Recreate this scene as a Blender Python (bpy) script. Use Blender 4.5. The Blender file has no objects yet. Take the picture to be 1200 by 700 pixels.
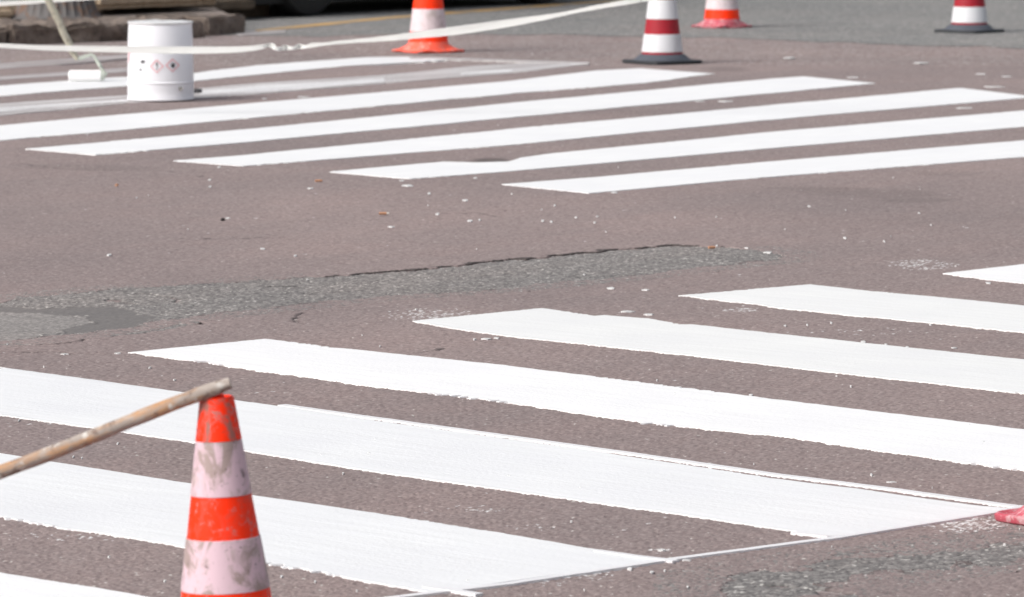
import bpy, bmesh, math, random
import numpy as np
from mathutils import Vector, Matrix
S = bpy.context.scene
C = S.collection
random.seed(7)
rng = np.random.default_rng(11)
R = math.radians
FPX = 5914.0; HC = 1.38; YH = -227.0
PITCH = math.atan((350 - YH) / FPX)

# ---------------------------------------------------------------- camera
cam = bpy.data.cameras.new('camera'); co = bpy.data.objects.new('camera', cam); C.objects.link(co)
co.location = (0, 0, HC); co.rotation_euler = (math.pi/2 - PITCH, 0, 0)
cam.sensor_fit = 'HORIZONTAL'; cam.sensor_width = 36; cam.lens = 36*FPX/1200
cam.clip_start = 0.1; cam.clip_end = 6000
cam.dof.use_dof = True; cam.dof.focus_distance = 11.5; cam.dof.aperture_fstop = 13.5
S.camera = co
# ---------------------------------------------------------------- light
SUN_EL, SUN_AZ = 40, -122          # azimuth measured from +Y (away from camera) towards +X
w = bpy.data.worlds.new('World'); S.world = w; w.use_nodes = True
nt = w.node_tree; bg = nt.nodes['Background']
sky = nt.nodes.new('ShaderNodeTexSky'); sky.sky_type = 'NISHITA'; sky.sun_disc = False
sky.sun_elevation = R(SUN_EL); sky.sun_rotation = R(SUN_AZ); sky.dust_density = 6.0; sky.air_density = 1.0; sky.ozone_density = 1.0
hs = nt.nodes.new('ShaderNodeHueSaturation'); hs.inputs['Saturation'].default_value = 0.38
nt.links.new(sky.outputs[0], hs.inputs['Color']); nt.links.new(hs.outputs[0], bg.inputs['Color'])
bg.inputs['Strength'].default_value = 0.13
sl = bpy.data.lights.new('sun', 'SUN'); sl.energy = 1.15; sl.angle = R(28); sl.color = (1, .965, .93)
so = bpy.data.objects.new('sun', sl); C.objects.link(so)
sd = Vector((math.sin(R(SUN_AZ))*math.cos(R(SUN_EL)), math.cos(R(SUN_AZ))*math.cos(R(SUN_EL)), math.sin(R(SUN_EL))))
so.rotation_euler = sd.to_track_quat('Z', 'Y').to_euler(); so.location = (0, 10, 30)
S.view_settings.view_transform = 'Standard'; S.view_settings.look = 'None'
S.view_settings.gamma = 1; S.view_settings.use_curve_mapping = False
S.view_settings.exposure = 0.42

# ---------------------------------------------------------------- helpers
def G(u, v, z=0.0):                                  # where the ray through photo pixel (u,v) meets height z
    dx = (u-600)/FPX; k = -(v-350)/FPX
    dy = math.cos(PITCH) + k*math.sin(PITCH); dz = -math.sin(PITCH) + k*math.cos(PITCH)
    t = (z-HC)/dz
    return Vector((dx*t, dy*t, z))
def P(u, v, y):                                      # ray at forward distance y
    dx = (u-600)/FPX; k = -(v-350)/FPX
    dy = math.cos(PITCH) + k*math.sin(PITCH); dz = -math.sin(PITCH) + k*math.cos(PITCH)
    t = y/dy
    return Vector((dx*t, y, HC + dz*t))
def tag(o, label=None, cat=None, group=None, kind=None):
    if label: o['label'] = label
    if cat: o['category'] = cat
    if group: o['group'] = group
    if kind: o['kind'] = kind
    return o
def empty(name, loc=(0, 0, 0), rz=0):
    o = bpy.data.objects.new(name, None); C.objects.link(o); o.location = loc; o.rotation_euler = (0, 0, rz)
    o.empty_display_size = .1
    return o
def link_bm(name, bm, mat, parent=None, smooth=True):
    me = bpy.data.meshes.new(name); bm.normal_update(); bm.to_mesh(me); bm.free()
    if mat: me.materials.append(mat)
    if smooth: me.polygons.foreach_set('use_smooth', [True]*len(me.polygons))
    o = bpy.data.objects.new(name, me); C.objects.link(o)
    if parent: o.parent = parent
    return o
def autosmooth(o, ang=35):
    try:
        o.data.set_sharp_from_angle(angle=R(ang))
    except Exception: pass
    return o

def hsh(ix, iy, seed):
    ix = ix.astype(np.int64).astype(np.uint64); iy = iy.astype(np.int64).astype(np.uint64)
    h = (ix*np.uint64(73856093)) ^ (iy*np.uint64(19349663)) ^ np.uint64(seed*83492791+12345)
    h = (h ^ (h >> np.uint64(13))) * np.uint64(1274126177); h = h ^ (h >> np.uint64(16))
    h = h*np.uint64(2654435761); h = h ^ (h >> np.uint64(15))
    return (h & np.uint64(0xFFFFFF)).astype(np.float64)/16777216.0
def vnoise(x, y, s, seed):
    x = x/s; y = y/s; ix = np.floor(x); iy = np.floor(y); fx = x-ix; fy = y-iy
    fx = fx*fx*(3-2*fx); fy = fy*fy*(3-2*fy)
    a = hsh(ix, iy, seed); b = hsh(ix+1, iy, seed); c = hsh(ix, iy+1, seed); d = hsh(ix+1, iy+1, seed)
    return (a*(1-fx)+b*fx)*(1-fy)+(c*(1-fx)+d*fx)*fy
def fbm(x, y, s, seed, n=3):
    r = 0; a = 1; t = 0
    for i in range(n): r = r+a*vnoise(x, y, s/2**i, seed+i*7); t += a; a *= .5
    return r/t
def stones(x, y, s, seed):                           # cellular aggregate: height 0..1, random value of the stone
    cx = np.floor(x/s); cy = np.floor(y/s)
    best = np.full(x.shape, 9.0); val = np.zeros(x.shape)
    for i in (-1, 0, 1):
        for j in (-1, 0, 1):
            gx = cx+i; gy = cy+j
            px = (gx+.1+.8*hsh(gx, gy, seed))*s; py = (gy+.1+.8*hsh(gx, gy, seed+1))*s
            rr = .55+.75*hsh(gx, gy, seed+2)
            d = np.sqrt((x-px)**2+(y-py)**2)/s/rr
            m = d < best
            best = np.where(m, d, best); val = np.where(m, hsh(gx, gy, seed+3), val)
    return np.clip(1-best*1.25, 0, 1)**.6, val
def grid_mesh(name, X, Y, Z, attrs, mat, mask=None, parent=None):
    nr, nc = X.shape
    idx = np.arange(nr*nc).reshape(nr, nc)
    q = np.stack([idx[:-1, :-1], idx[:-1, 1:], idx[1:, 1:], idx[1:, :-1]], -1).reshape(-1, 4)
    co_ = np.stack([X, Y, Z], -1).reshape(-1, 3)
    if mask is not None:
        mf = mask.reshape(-1); q = q[mf[q].all(1)]
        used = np.unique(q); rm = np.full(nr*nc, -1); rm[used] = np.arange(len(used)); q = rm[q]; co_ = co_[used]
        attrs = {k: v.reshape(-1)[used] for k, v in attrs.items()}
    me = bpy.data.meshes.new(name)
    me.vertices.add(len(co_)); me.vertices.foreach_set('co', co_.astype(np.float32).ravel())
    me.loops.add(q.size); me.loops.foreach_set('vertex_index', q.astype(np.int32).ravel())
    me.polygons.add(len(q)); me.polygons.foreach_set('loop_start', np.arange(0, q.size, 4, dtype=np.int32))
    me.polygons.foreach_set('loop_total', np.full(len(q), 4, dtype=np.int32))
    me.update(calc_edges=True)
    for k, v in attrs.items():
        a = me.attributes.new(k, 'FLOAT', 'POINT'); a.data.foreach_set('value', v.astype(np.float32).ravel())
    me.materials.append(mat)
    o = bpy.data.objects.new(name, me); C.objects.link(o)
    if parent: o.parent = parent
    return o
def inpoly(X, Y, poly):
    ins = np.zeros(X.shape, bool); n = len(poly)
    for i in range(n):
        x1, y1 = poly[i][:2]; x2, y2 = poly[(i+1) % n][:2]
        if y1 == y2: continue
        c = ((y1 > Y) != (y2 > Y)) & (X < (x2-x1)*(Y-y1)/(y2-y1)+x1)
        ins ^= c
    return ins
def distline(X, Y, pts):
    best = np.full(X.shape, 1e9)
    for a, b in zip(pts[:-1], pts[1:]):
        ax, ay = a[:2]; bx, by = b[:2]; vx, vy = bx-ax, by-ay; L = vx*vx+vy*vy
        t = np.clip(((X-ax)*vx+(Y-ay)*vy)/L, 0, 1)
        best = np.minimum(best, np.hypot(X-ax-t*vx, Y-ay-t*vy))
    return best

# ---------------------------------------------------------------- materials
class N:
    def __init__(s, name, rough=.7, color=None, metal=0, spec=.5):
        s.m = bpy.data.materials.new(name); s.m.use_nodes = True; s.t = s.m.node_tree
        s.b = s.t.nodes['Principled BSDF']; s.b.inputs['Roughness'].default_value = rough
        s.b.inputs['Metallic'].default_value = metal; s.b.inputs['Specular IOR Level'].default_value = spec
        if color: s.b.inputs['Base Color'].default_value = (*color, 1)
        s.tc = None
    def n(s, t, **k):
        o = s.t.nodes.new(t)
        for a, v in k.items(): setattr(o, a, v)
        return o
    def l(s, a, b): s.t.links.new(a, b)
    def coord(s, scale=(1, 1, 1), rot=(0, 0, 0)):
        if not s.tc: s.tc = s.n('ShaderNodeTexCoord')
        m0 = s.n('ShaderNodeMapping'); m0.inputs['Rotation'].default_value = rot; s.l(s.tc.outputs['Object'], m0.inputs['Vector'])
        m = s.n('ShaderNodeMapping'); m.inputs['Scale'].default_value = scale
        s.l(m0.outputs[0], m.inputs['Vector']); return m.outputs[0]
    def noise(s, scale, detail=4, vec=None, rough=.55, dist=0):
        o = s.n('ShaderNodeTexNoise'); o.inputs['Scale'].default_value = scale; o.inputs['Detail'].default_value = detail
        o.inputs['Roughness'].default_value = rough; o.inputs['Distortion'].default_value = dist
        s.l(vec if vec else s.coord(), o.inputs['Vector']); return o.outputs['Fac']
    def ramp(s, fac, stops):
        o = s.n('ShaderNodeValToRGB'); e = o.color_ramp.elements
        while len(e) < len(stops): e.new(.5)
        for i, (p, c) in enumerate(stops):
            e[i].position = p; e[i].color = (*c, 1) if not isinstance(c, (int, float)) else (c, c, c, 1)
        s.l(fac, o.inputs[0]); return o.outputs[0]
    def mix(s, fac, a, b, mode='MIX'):
        o = s.n('ShaderNodeMix', data_type='RGBA', blend_type=mode)
        for i, v in ((0, fac), (6, a), (7, b)):
            if isinstance(v, (int, float)): o.inputs[i].default_value = v
            elif isinstance(v, tuple): o.inputs[i].default_value = (*v, 1)
            else: s.l(v, o.inputs[i])
        return o.outputs[2]
    def math(s, op, a, b=0):
        o = s.n('ShaderNodeMath', operation=op)
        for i, v in ((0, a), (1, b)):
            if isinstance(v, (int, float)): o.inputs[i].default_value = v
            else: s.l(v, o.inputs[i])
        return o.outputs[0]
    def attr(s, name):
        o = s.n('ShaderNodeAttribute'); o.attribute_name = name; return o.outputs['Fac']
    def bump(s, h, strength, dist):
        o = s.n('ShaderNodeBump'); o.inputs['Strength'].default_value = strength; o.inputs['Distance'].default_value = dist
        s.l(h, o.inputs['Height']); s.l(o.outputs[0], s.b.inputs['Normal'])
    def col(s, c): s.l(c, s.b.inputs['Base Color'])

WHITE = (.80, .81, .815)
def mat_road(name, dark, mid, light, far=False, pale=(.5, .48, .45)):
    m = N(name, .9, spec=.3)
    if far:
        v = m.n('ShaderNodeTexVoronoi'); v.inputs['Scale'].default_value = 70; m.l(m.coord(), v.inputs['Vector'])
        sep = m.n('ShaderNodeSeparateColor'); m.l(v.outputs['Color'], sep.inputs[0]); st = sep.outputs[0]
    else: st = m.attr('stone')
    c = m.ramp(st, [(0, dark), (.5, mid), (.9, light), (.985, pale)])
    low = m.noise(.55, 5, m.coord((1, .6, 1)), .6)
    c = m.mix(m.ramp(low, [(.35, 0), (.68, 1)]), c, m.mix(1.0, c, (.80, .825, .84), 'MULTIPLY'))
    l2 = m.noise(2.3, 6, m.coord((1, .35, 1), (0, 0, .6)), .6)
    c = m.mix(m.ramp(l2, [(.45, 0), (.75, .8)]), c, m.mix(1.0, c, (1.12, 1.07, 1.05), 'MULTIPLY'))
    l3 = m.noise(40, 3)
    c = m.mix(m.ramp(l3, [(.3, .35), (.6, 0)]), c, m.mix(1.0, c, (.8, .8, .8), 'MULTIPLY'))
    if far: m.bump(v.outputs['Distance'], .5, .004)
    else:
        c = m.mix(m.attr('dirt_shade'), c, (.03, .027, .027))
        c = m.mix(m.attr('paint'), c, (.66, .66, .66))
    m.col(c); return m.m
RED = ((.175, .132, .129), (.262, .210, .203), (.335, .278, .265))
GREY = ((.14, .138, .136), (.21, .207, .203), (.27, .265, .257))
m_red = mat_road('red asphalt', *RED); m_redfar = mat_road('red asphalt wide', *RED, far=True)
m_greyfar = mat_road('grey asphalt wide', *GREY, far=True)
m_patch = mat_road('grey patch asphalt', (.10, .094, .094), (.205, .192, .186), (.34, .32, .305), pale=(.52, .5, .47))

def mat_paint(name, ang, col=WHITE, wear=0):
    m = N(name, .55, spec=.35)
    ca, sa = math.cos(ang), math.sin(ang)
    streak = m.noise(9, 5, m.coord((.35, 4, 1), (0, 0, -ang)), .6)
    c = m.mix(m.ramp(streak, [(.3, 0), (.65, 1)]), tuple(x*.91 for x in col), col)
    blot = m.noise(2.5, 4)
    c = m.mix(m.ramp(blot, [(.35, 0), (.7, .7)]), c, tuple(x*.90 for x in (col[0], col[1], col[2]*1.02)))
    thin = m.noise(150, 3); grit = m.noise(5, 4, m.coord((.4, 1.6, 1), (0, 0, -ang)))
    c = m.mix(m.math('MULTIPLY', m.ramp(thin, [(.60, 0), (.70, .5)]), m.ramp(grit, [(.5, 0), (.68, 1)])), c, (.42, .39, .38))
    if wear:
        w1 = m.noise(1.6, 6, m.coord((.5, 6, 1), (0, 0, -ang)), .65, .3)
        w2 = m.noise(60, 2)
        f = m.math('ADD', w1, m.math('MULTIPLY', m.math('SUBTRACT', w2, .5), .35))
        c = m.mix(m.ramp(f, [(.35, .35), (.50, .7), (.58, 1)]) if wear < .4 else m.ramp(f, [(.38, .18), (.60, .55), (.70, .9)]) if wear < 1 else m.ramp(f, [(.40, .1), (.72, .65)]), (.235, .195, .19), c)
    h = m.math('ADD', m.noise(90, 3), m.math('MULTIPLY', streak, 1.0))
    m.bump(h, .3, .003)
    m.col(c); return m.m
A_NEAR = R(-46); A_FAR = R(54)
m_white = mat_paint('fresh white paint', A_NEAR, (.83, .835, .84)); m_whiteE = mat_paint('thin cool white paint', A_NEAR, (.765, .778, .79)); m_whiteB = mat_paint('thin white paint', A_NEAR, (.77, .78, .775)); m_white2 = mat_paint('fresh white paint far', A_FAR)
m_wear1 = mat_paint('streaky white paint', A_FAR, wear=.3); m_wear0 = mat_paint('thin dry brushed paint', A_FAR, wear=.5)
m_wear2 = mat_paint('thin worn white paint', A_FAR, wear=1)
m_mask = N('masking tape', .5); m_mask.col(m_mask.mix(m_mask.noise(30, 3), (.69, .69, .705), (.73, .73, .75))); m_mask = m_mask.m

def mat_simple(name, col, rough=.6, var=.12, scale=20, metal=0, bump=0, bscale=80):
    m = N(name, rough, metal=metal)
    c = m.mix(m.noise(scale, 5), tuple(x*(1-var) for x in col), tuple(min(1, x*(1+var)) for x in col)); m.col(c)
    if bump: m.bump(m.noise(bscale, 5), bump, .004)
    return m.m
def mat_dirty(name, col, dirt_shade, amt, scale=14, spots=True, rough=.5, scuff=(.8, .7, .7), sc=0, specks=False):
    m = N(name, rough, spec=.22)
    n1 = m.noise(scale, 7, m.coord((1, 1, .7)), .7, .8)
    c = m.mix(m.ramp(n1, [(.5, 0), (.5+.28*(1.2-amt), amt)]), col, dirt_shade)
    n3 = m.noise(scale*4, 5, m.coord((.4, .4, 2.0), (.3, .4, .1)), .7, 1.2)
    c = m.mix(m.ramp(n3, [(.6, 0), (.72, amt*.7)]), c, tuple(x*.6 for x in dirt_shade))
    if sc:
        n2 = m.noise(scale*2.2, 8, None, .75, .5)
        c = m.mix(m.ramp(n2, [(.56, 0), (.62, sc)]), c, scuff)
    if specks:
        c = m.mix(m.ramp(m.noise(130, 2), [(.68, 0), (.72, .7)]), c, (.08, .05, .05))
        c = m.mix(m.ramp(m.noise(26, 3, m.coord((1, 1, .6))), [(.66, 0), (.74, .75)]), c, (.10, .075, .07))
    m.col(c); m.bump(m.noise(60, 4), .15, .002)
    return m.m
m_or = mat_dirty('orange plastic of near cone', (1.0, .035, .002), (.25, .14, .12), .45, 24, sc=.55, scuff=(.42, .26, .25))
m_ortop = mat_dirty('scuffed orange plastic', (.98, .035, .003), (.25, .15, .13), .85, 18, sc=.6, scuff=(.33, .25, .24))
m_pink = mat_dirty('pinkish dirty reflective band', (.64, .475, .54), (.33, .26, .24), .90, 17, sc=.4, scuff=(.50, .42, .40), specks=True)
m_or2 = mat_dirty('orange plastic', (1.0, .04, .003), (.6, .2, .15), .2, 18)
m_pale = mat_dirty('pale reflective band', (.67, .58, .61), (.42, .35, .33), .7, 14)
m_skirt = mat_dirty('scuffed red skirt', (.9, .12, .07), (.55, .3, .28), .6, 16, sc=.75, scuff=(.72, .5, .45))
m_pinkskirt = mat_dirty('faded pink red flange', (.46, .085, .115), (.52, .30, .32), .9, 26, sc=.65, scuff=(.66, .48, .50))
m_burg = mat_dirty('burgundy band', (.33, .018, .03), (.2, .03, .04), .4, 12)
m_refl = mat_dirty('white reflective band', (.66, .67, .70), (.46, .45, .46), .6, 12)
m_black = mat_simple('black rubber base', (.022, .025, .03), .6, .3, 30, bump=.3)
m_rubgrey = mat_simple('dusty grey rubber', (.062, .070, .090), .7, .25, 25, bump=.2)

# ---------------------------------------------------------------- ground and road surface
def lane(name, mat, y0=8.2, y1=27.0, k=.00045, half=.135):
    nr = int(math.log(y1/y0)/k); yy = y0*np.exp(np.arange(nr+1)*k)
    cc = np.arange(-half, half+k*.5, k*.9)
    X = yy[:, None]*cc[None, :]; Y = np.repeat(yy[:, None], len(cc), 1)
    h, v = stones(X, Y, .0062, 3)
    h2, v2 = stones(X, Y, .013, 9)
    low = (fbm(X, Y, .5, 21)-.5)*.004
    fade = np.clip(1.15-(Y-8)/40, .5, 1)
    Z = (h*.0034+h2*.0022-.0046)*fade + low*.5
    st = .55*v+.45*vnoise(X, Y, .004, 33)
    st = np.where(v > .985, 1.0, st*.93)
    dirt_shade = np.where(h < .12, .25, 0)*1.0  # gaps between the stones darkened
    # cracks: real grooves, with the dirt that has settled in them
    wob = (fbm(X, Y, .10, 41)-.5)*.10
    Xw = X+wob; Yw = Y+(fbm(X, Y, .13, 51)-.5)*.16
    for pts, wd, dp, op in CRACKS:
        d = distline(Xw, Yw, [G(*p) for p in pts])
        gate = fbm(X, Y, .16, 61+len(pts)) > op
        t = np.clip(1-d/wd, 0, 1)*gate
        Z = Z-t*dp; dirt_shade = np.maximum(dirt_shade, np.clip(t*1.6, 0, .92))
    # darker marks on the asphalt, some damp; one cone's shadow is painted in
    for (u, v_, ru, rv, am) in STAINS_SHADOW:
        c = G(u, v_); rx = ru/FPX*c.y; ry = abs(G(u, v_-rv).y-c.y)
        q = ((X-c.x)/rx+(fbm(X, Y, .35, 71)-.5)*.8)**2+((Y-c.y)/ry+(fbm(X, Y, .3, 77)-.5)*.8)**2
        dirt_shade = np.maximum(dirt_shade, am*np.clip((1.3-q)*1.2, 0, 1))
    # stone tips that caught white paint
    paint = np.zeros(X.shape)
    hv = hsh(np.floor(v*1e7), np.floor(v*3e6), 5)
    for (u, v_, ru, rv, pr) in SPLAT:
        c = G(u, v_); rx = ru/FPX*c.y; ry = abs(G(u, v_-rv).y-c.y)
        q = ((X-c.x)/rx)**2+((Y-c.y)/ry)**2
        pp = pr*np.clip(1-q, 0, 1)
        paint = np.maximum(paint, ((hv < pp) & (h > .3))*1.0)
    paint = np.maximum(paint, ((hv < .0003) & (h > .3))*.9)
    for top, bot, sd in PATCHES:
        poly = [G(*p) for p in top]+[G(*p) for p in reversed(bot)]
        Xn = X+(fbm(X, Y, .04, sd)-.5)*.05; Yn = Y+(fbm(X, Y, .09, sd+5)-.5)*(.10 if sd == 101 else .30)
        ip = inpoly(Xn, Yn, poly)
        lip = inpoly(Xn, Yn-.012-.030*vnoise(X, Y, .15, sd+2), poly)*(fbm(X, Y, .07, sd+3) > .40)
        dirt_shade = np.maximum(dirt_shade, lip*.8*(distline(X, Y, [G(*p) for p in [(430, 320), (560, 308), (700, 294), (800, 286)]]) < .16))  # dark line of the step put into the colour along its lip
        lo = inpoly(Xn, Yn+.035, poly)*(fbm(X, Y, .10, sd+4) > .52); dirt_shade = np.maximum(dirt_shade, lo*.55*(1-ip)); Z = Z-ip*.030; dirt_shade = np.maximum(dirt_shade, ip*.8)  # near edge and recess walls darkened as well
    e = np.minimum(np.clip((half-np.abs(cc))/.01, 0, 1)[None, :], np.clip((y1-Y)/2, 0, 1))
    Z = Z*e
    return grid_mesh(name, X, Y, Z, {'stone': st, 'dirt_shade': dirt_shade, 'paint': paint}, mat), None
PATCHES = [
    ([(-120, 372), (-10, 358), (40, 348), (130, 339), (300, 329), (430, 320), (560, 308), (700, 294), (790, 287), (860, 290), (915, 297)],
     [(-120, 402), (0, 400), (60, 393), (150, 384), (190, 374), (300, 361), (400, 351), (470, 345), (600, 336), (760, 320), (860, 308), (915, 303)], 101),
    ([(850, 676), (900, 667), (975, 655), (1050, 648), (1120, 638), (1200, 627), (1350, 606)],
     [(850, 700), (905, 712), (960, 695), (985, 681), (1040, 672), (1100, 665), (1160, 655), (1200, 650), (1350, 632)], 151)]
CRACKS = [
    ([(190, 374), (300, 362), (345, 358)], .018, .014, .33),
    ([(0, 404), (50, 402), (110, 396), (210, 381), (240, 377)], .012, .010, .38),
    ([(0, 412), (100, 413), (150, 414)], .010, .008, .42),
    ([(150, 384), (110, 388), (60, 393), (0, 401)], .012, .009, .45),
    ([(0, 357), (40, 348), (130, 339), (240, 333), (300, 329)], .014, .010, .42),
    ([(500, 412), (540, 404), (600, 395), (640, 392)], .010, .008, .5),
    ([(355, 377), (362, 366)], .008, .008, .35),
    ([(705, 698), (760, 694), (870, 688)], .010, .010, .42),
    ([(915, 683), (945, 688), (965, 691), (990, 700)], .014, .014, .3),
    ([(985, 652), (1030, 648), (1060, 645)], .009, .008, .4),
    ([(880, 428-1), (1160, 340), (1180, 328)], .005, .003, .75),
    ([(0, 190), (90, 198), (180, 200), (240, 207)], .010, .003, .5),
    ([(450, 249), (560, 250), (700, 262)], .010, .003, .6),
    ([(180, 280), (290, 278), (330, 277)], .009, .006, .5),
    ([(0, 230), (25, 230)], .009, .006, .4),
    ([(590, 190), (540, 190), (575, 187)], .012, .010, .3),
]
STAINS_SHADOW = [(1030, 227, 75, 5, .17), (960, 221, 60, 2.5, .20), (1065, 234, 50, 3, .20), (1000, 224, 90, 2, .14), (1115, 204, 50, 3, .10), (575, 188, 22, 3, .5),
          (100, 196, 90, 4, .14), (1060, 65, 80, 4, .10), (850, 81, 28, 3, .25), (590, 58, 45, 2.5, .15)]  # last entry paints the shadow streak right of an orange cone
SPLAT = [(505, 368, 62, 8, .22), (1080, 310, 45, 7, .22), (1130, 612, 55, 14, .38), (680, 670, 45, 11, .25), (640, 680, 30, 10, .10), (780, 645, 22, 4, .25),
         (60, 492, 80, 8, .08), (560, 596, 40, 5, .15), (625, 617, 30, 5, .12), (1000, 388, 100, 6, .03), (870, 363, 30, 3, .2), (100, 628, 100, 6, .10), (400, 613, 20, 5, .04)]
# ground: one sheet to the horizon, just under the detailed road surface
bm = bmesh.new(); s_ = 3000
q = [bm.verts.new(p) for p in ((-s_, -s_, -.006), (s_, -s_, -.006), (s_, s_, -.006), (-s_, s_, -.006))]; bm.faces.new(q)
tag(link_bm('ground', bm, m_redfar, smooth=False), kind='structure')
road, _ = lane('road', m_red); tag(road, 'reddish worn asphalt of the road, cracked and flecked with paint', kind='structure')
# grey carriageway beyond the red one
edge = [(-2500, 60), (-900, 47), (100, 44), (300, 42), (400, 42), (540, 39), (640, 39), (700, 41), (900, 46), (1000, 50), (1200, 57), (1800, 74), (2600, 100)]
ew = [G(*p) for p in edge]; pts = []
for a, b in zip(ew[:-1], ew[1:]):
    n = max(1, int((b-a).length/.12))
    for i in range(n):
        p = a.lerp(b, i/n); j = random.uniform(-.12, .12)+.7*(float(fbm(np.array([p.x]), np.array([p.y]), 1.2, 5)[0])-.5); pts.append((p.x, p.y+j))
bm = bmesh.new(); vs = [bm.verts.new((x, y, -.004)) for x, y in pts]+[bm.verts.new((300, 60, -.004)), bm.verts.new((300, 700, -.004)), bm.verts.new((-300, 700, -.004)), bm.verts.new((-300, 60, -.004))]
bm.faces.new(vs); tag(link_bm('side_road', bm, m_greyfar, smooth=False), kind='structure')

# grey repair strip in the red asphalt (rough open stone, with a smooth tarred piece at its left)
def patch(name, which, res, tarpoly=None, smoothpoly=None, amp=.0036, sunk=None):
    top, bot, seed = PATCHES[which]
    poly = [G(*p) for p in top]+[G(*p) for p in reversed(bot)]
    xs = [p.x for p in poly]; ys = [p.y for p in poly]
    X, Y = np.meshgrid(np.arange(min(xs)-.15, max(xs)+.15, res), np.arange(min(ys)-.25, max(ys)+.25, res*1.2))
    mask = inpoly(X, Y, poly) | (distline(X, Y, poly+[poly[0]]) < .13)
    Xn = X+(fbm(X, Y, .05, seed)-.5)*.06; Yn = Y+(fbm(X, Y, .06, seed+5)-.5)*.12
    h, v = stones(X, Y, .0075, seed); h2, v2 = stones(X, Y, .017, seed+31)
    a = np.full(X.shape, amp); st = .75*v+.25*v2; st = np.where(v > .95, 1.0, st*.98); dirt_shade = np.where(h < .12, .4, 0.)  # gaps between stones darker here too
    if smoothpoly is not None:
        m_ = inpoly(Xn, Yn, [G(*p) for p in smoothpoly]); a[m_] = amp*.5; st = np.where(m_, .35+.5*v, st); dirt_shade = np.where(m_, dirt_shade*.6, dirt_shade)
    if tarpoly is not None:
        m_ = inpoly(Xn, Yn, [G(*p) for p in tarpoly]); a[m_] = amp*.35; st = np.where(m_, .20+.22*v, st); dirt_shade = np.where(m_, .05, dirt_shade)
    Z = h*a+h2*a*.7-amp*1.1-.0015
    if sunk is not None:
        d = distline(X, Y, [G(*p) for p in sunk]); Z = Z-.004*np.clip(1-d/.30, 0, 1)
    for pts, wd, dp, op in PCR:
        d = distline(X+(fbm(X, Y, .10, 41)-.5)*.10, Y+(fbm(X, Y, .13, 51)-.5)*.25, [G(*p) for p in pts]); t = np.clip(1-d/wd, 0, 1)*(fbm(X, Y, .16, 67) > op)
        Z = Z-t*dp; dirt_shade = np.maximum(dirt_shade, np.clip(t*1.6, 0, .92))
    Z = np.maximum(Z, -.0145)
    o = grid_mesh(name, X, Y, Z, {'stone': st, 'dirt_shade': dirt_shade, 'paint': X*0}, m_patch, mask)
    tag(o, kind='structure'); return o
PCR = [([(130, 352), (200, 356), (240, 362), (300, 361)], .016, .014, .42), ([(170, 345), (215, 355)], .014, .010, .4), ([(320, 337), (345, 338)], .03, .004, .2), ([(905, 683), (945, 688), (985, 694)], .016, .014, .3)]
p1 = patch('asphalt_patch', 0, .0045,
      tarpoly=[(-120, 362), (0, 359), (60, 361), (130, 359), (160, 364), (180, 371), (150, 384), (100, 389), (65, 391), (80, 382), (110, 379), (105, 370), (50, 366), (0, 364), (-120, 366)],
      smoothpoly=[(-120, 366), (0, 363), (60, 366), (110, 372), (90, 382), (0, 402), (-120, 405)],
      sunk=[(440, 319), (560, 308), (700, 294), (790, 287)])
p2 = patch('asphalt_patch', 1, .004)

# ---------------------------------------------------------------- painted markings
def outline(edges):
    """edges: list of (points, rough) with world points; returns ragged closed loop"""
    out = []
    for pts, rough in edges:
        for a, b in zip(pts[:-1], pts[1:]):
            L = (b-a).length
            if L < 1e-6: continue
            t = (b-a)/L; nrm = Vector((t.y, -t.x, 0)); n = max(1, int(L/.006))
            ph = random.uniform(0, 99)
            for i in range(n):
                s = i/n; x = np.array([s*L+ph])
                w1 = (float(vnoise(x, x*0, .35, 3)[0])-.5)*.014*rough
                w2 = (float(vnoise(x, x*0, .03, 5)[0])-.5)*.007*rough
                g = float(vnoise(x, x*0, .3, 8)[0]); w3 = 0
                if g > .66: w3 = (float(hsh(np.floor(x/.010), x*0, 9)[0])-.5)*.020*rough*min(1, (g-.66)*6)
                k = min(1, i/4, (n-i)/4)
                out.append(a+(b-a)*s+nrm*(w1+w2+w3)*k)
    return out
def slab(name, loop, z, thick, mat, parent=None):
    bm = bmesh.new(); top = [bm.verts.new((p.x, p.y, z)) for p in loop]
    f = bm.faces.new(top)
    if f.normal.z < 0 or f.calc_area() and (f.normal_update() or f.normal.z < 0): f.normal_flip()
    low = [bm.verts.new((p.x, p.y, z-thick)) for p in loop]
    n = len(loop)
    for i in range(n):
        j = (i+1) % n; bm.faces.new((top[i], low[i], low[j], top[j]))
    bmesh.ops.recalc_face_normals(bm, faces=bm.faces)
    f = max(bm.faces, key=lambda q: q.calc_area())
    if f.normal.z < 0: bmesh.ops.reverse_faces(bm, faces=bm.faces)
    return link_bm(name, bm, mat, parent, smooth=False)
def ext(a, b, L):                                    # from a towards b, length L
    return a+(b-a).normalized()*L
def stripe(top, bot, rt=1, rb=1, re=.5, mat=None, extend=None, L=3.35, z=.0018, name='crosswalk_stripe', label=None):
    T = [G(*p) for p in top]; B = [G(*p) for p in bot]
    if extend == 'R':
        T.append(ext(T[0], T[-1], L)); B.append(ext(B[0], B[-1], L))
    if extend == 'L':
        T.insert(0, ext(T[-1], T[0], L)); B.insert(0, ext(B[-1], B[0], L))
    loop = outline([(T, rt), ([T[-1], B[-1]], re), (list(reversed(B)), rb), ([B[0], T[0]], re)])
    for p in loop: p.z = 0
    o = slab(name, loop, z, .009, mat or m_white, road)
    if label: o['label'] = label
    return o
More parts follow.
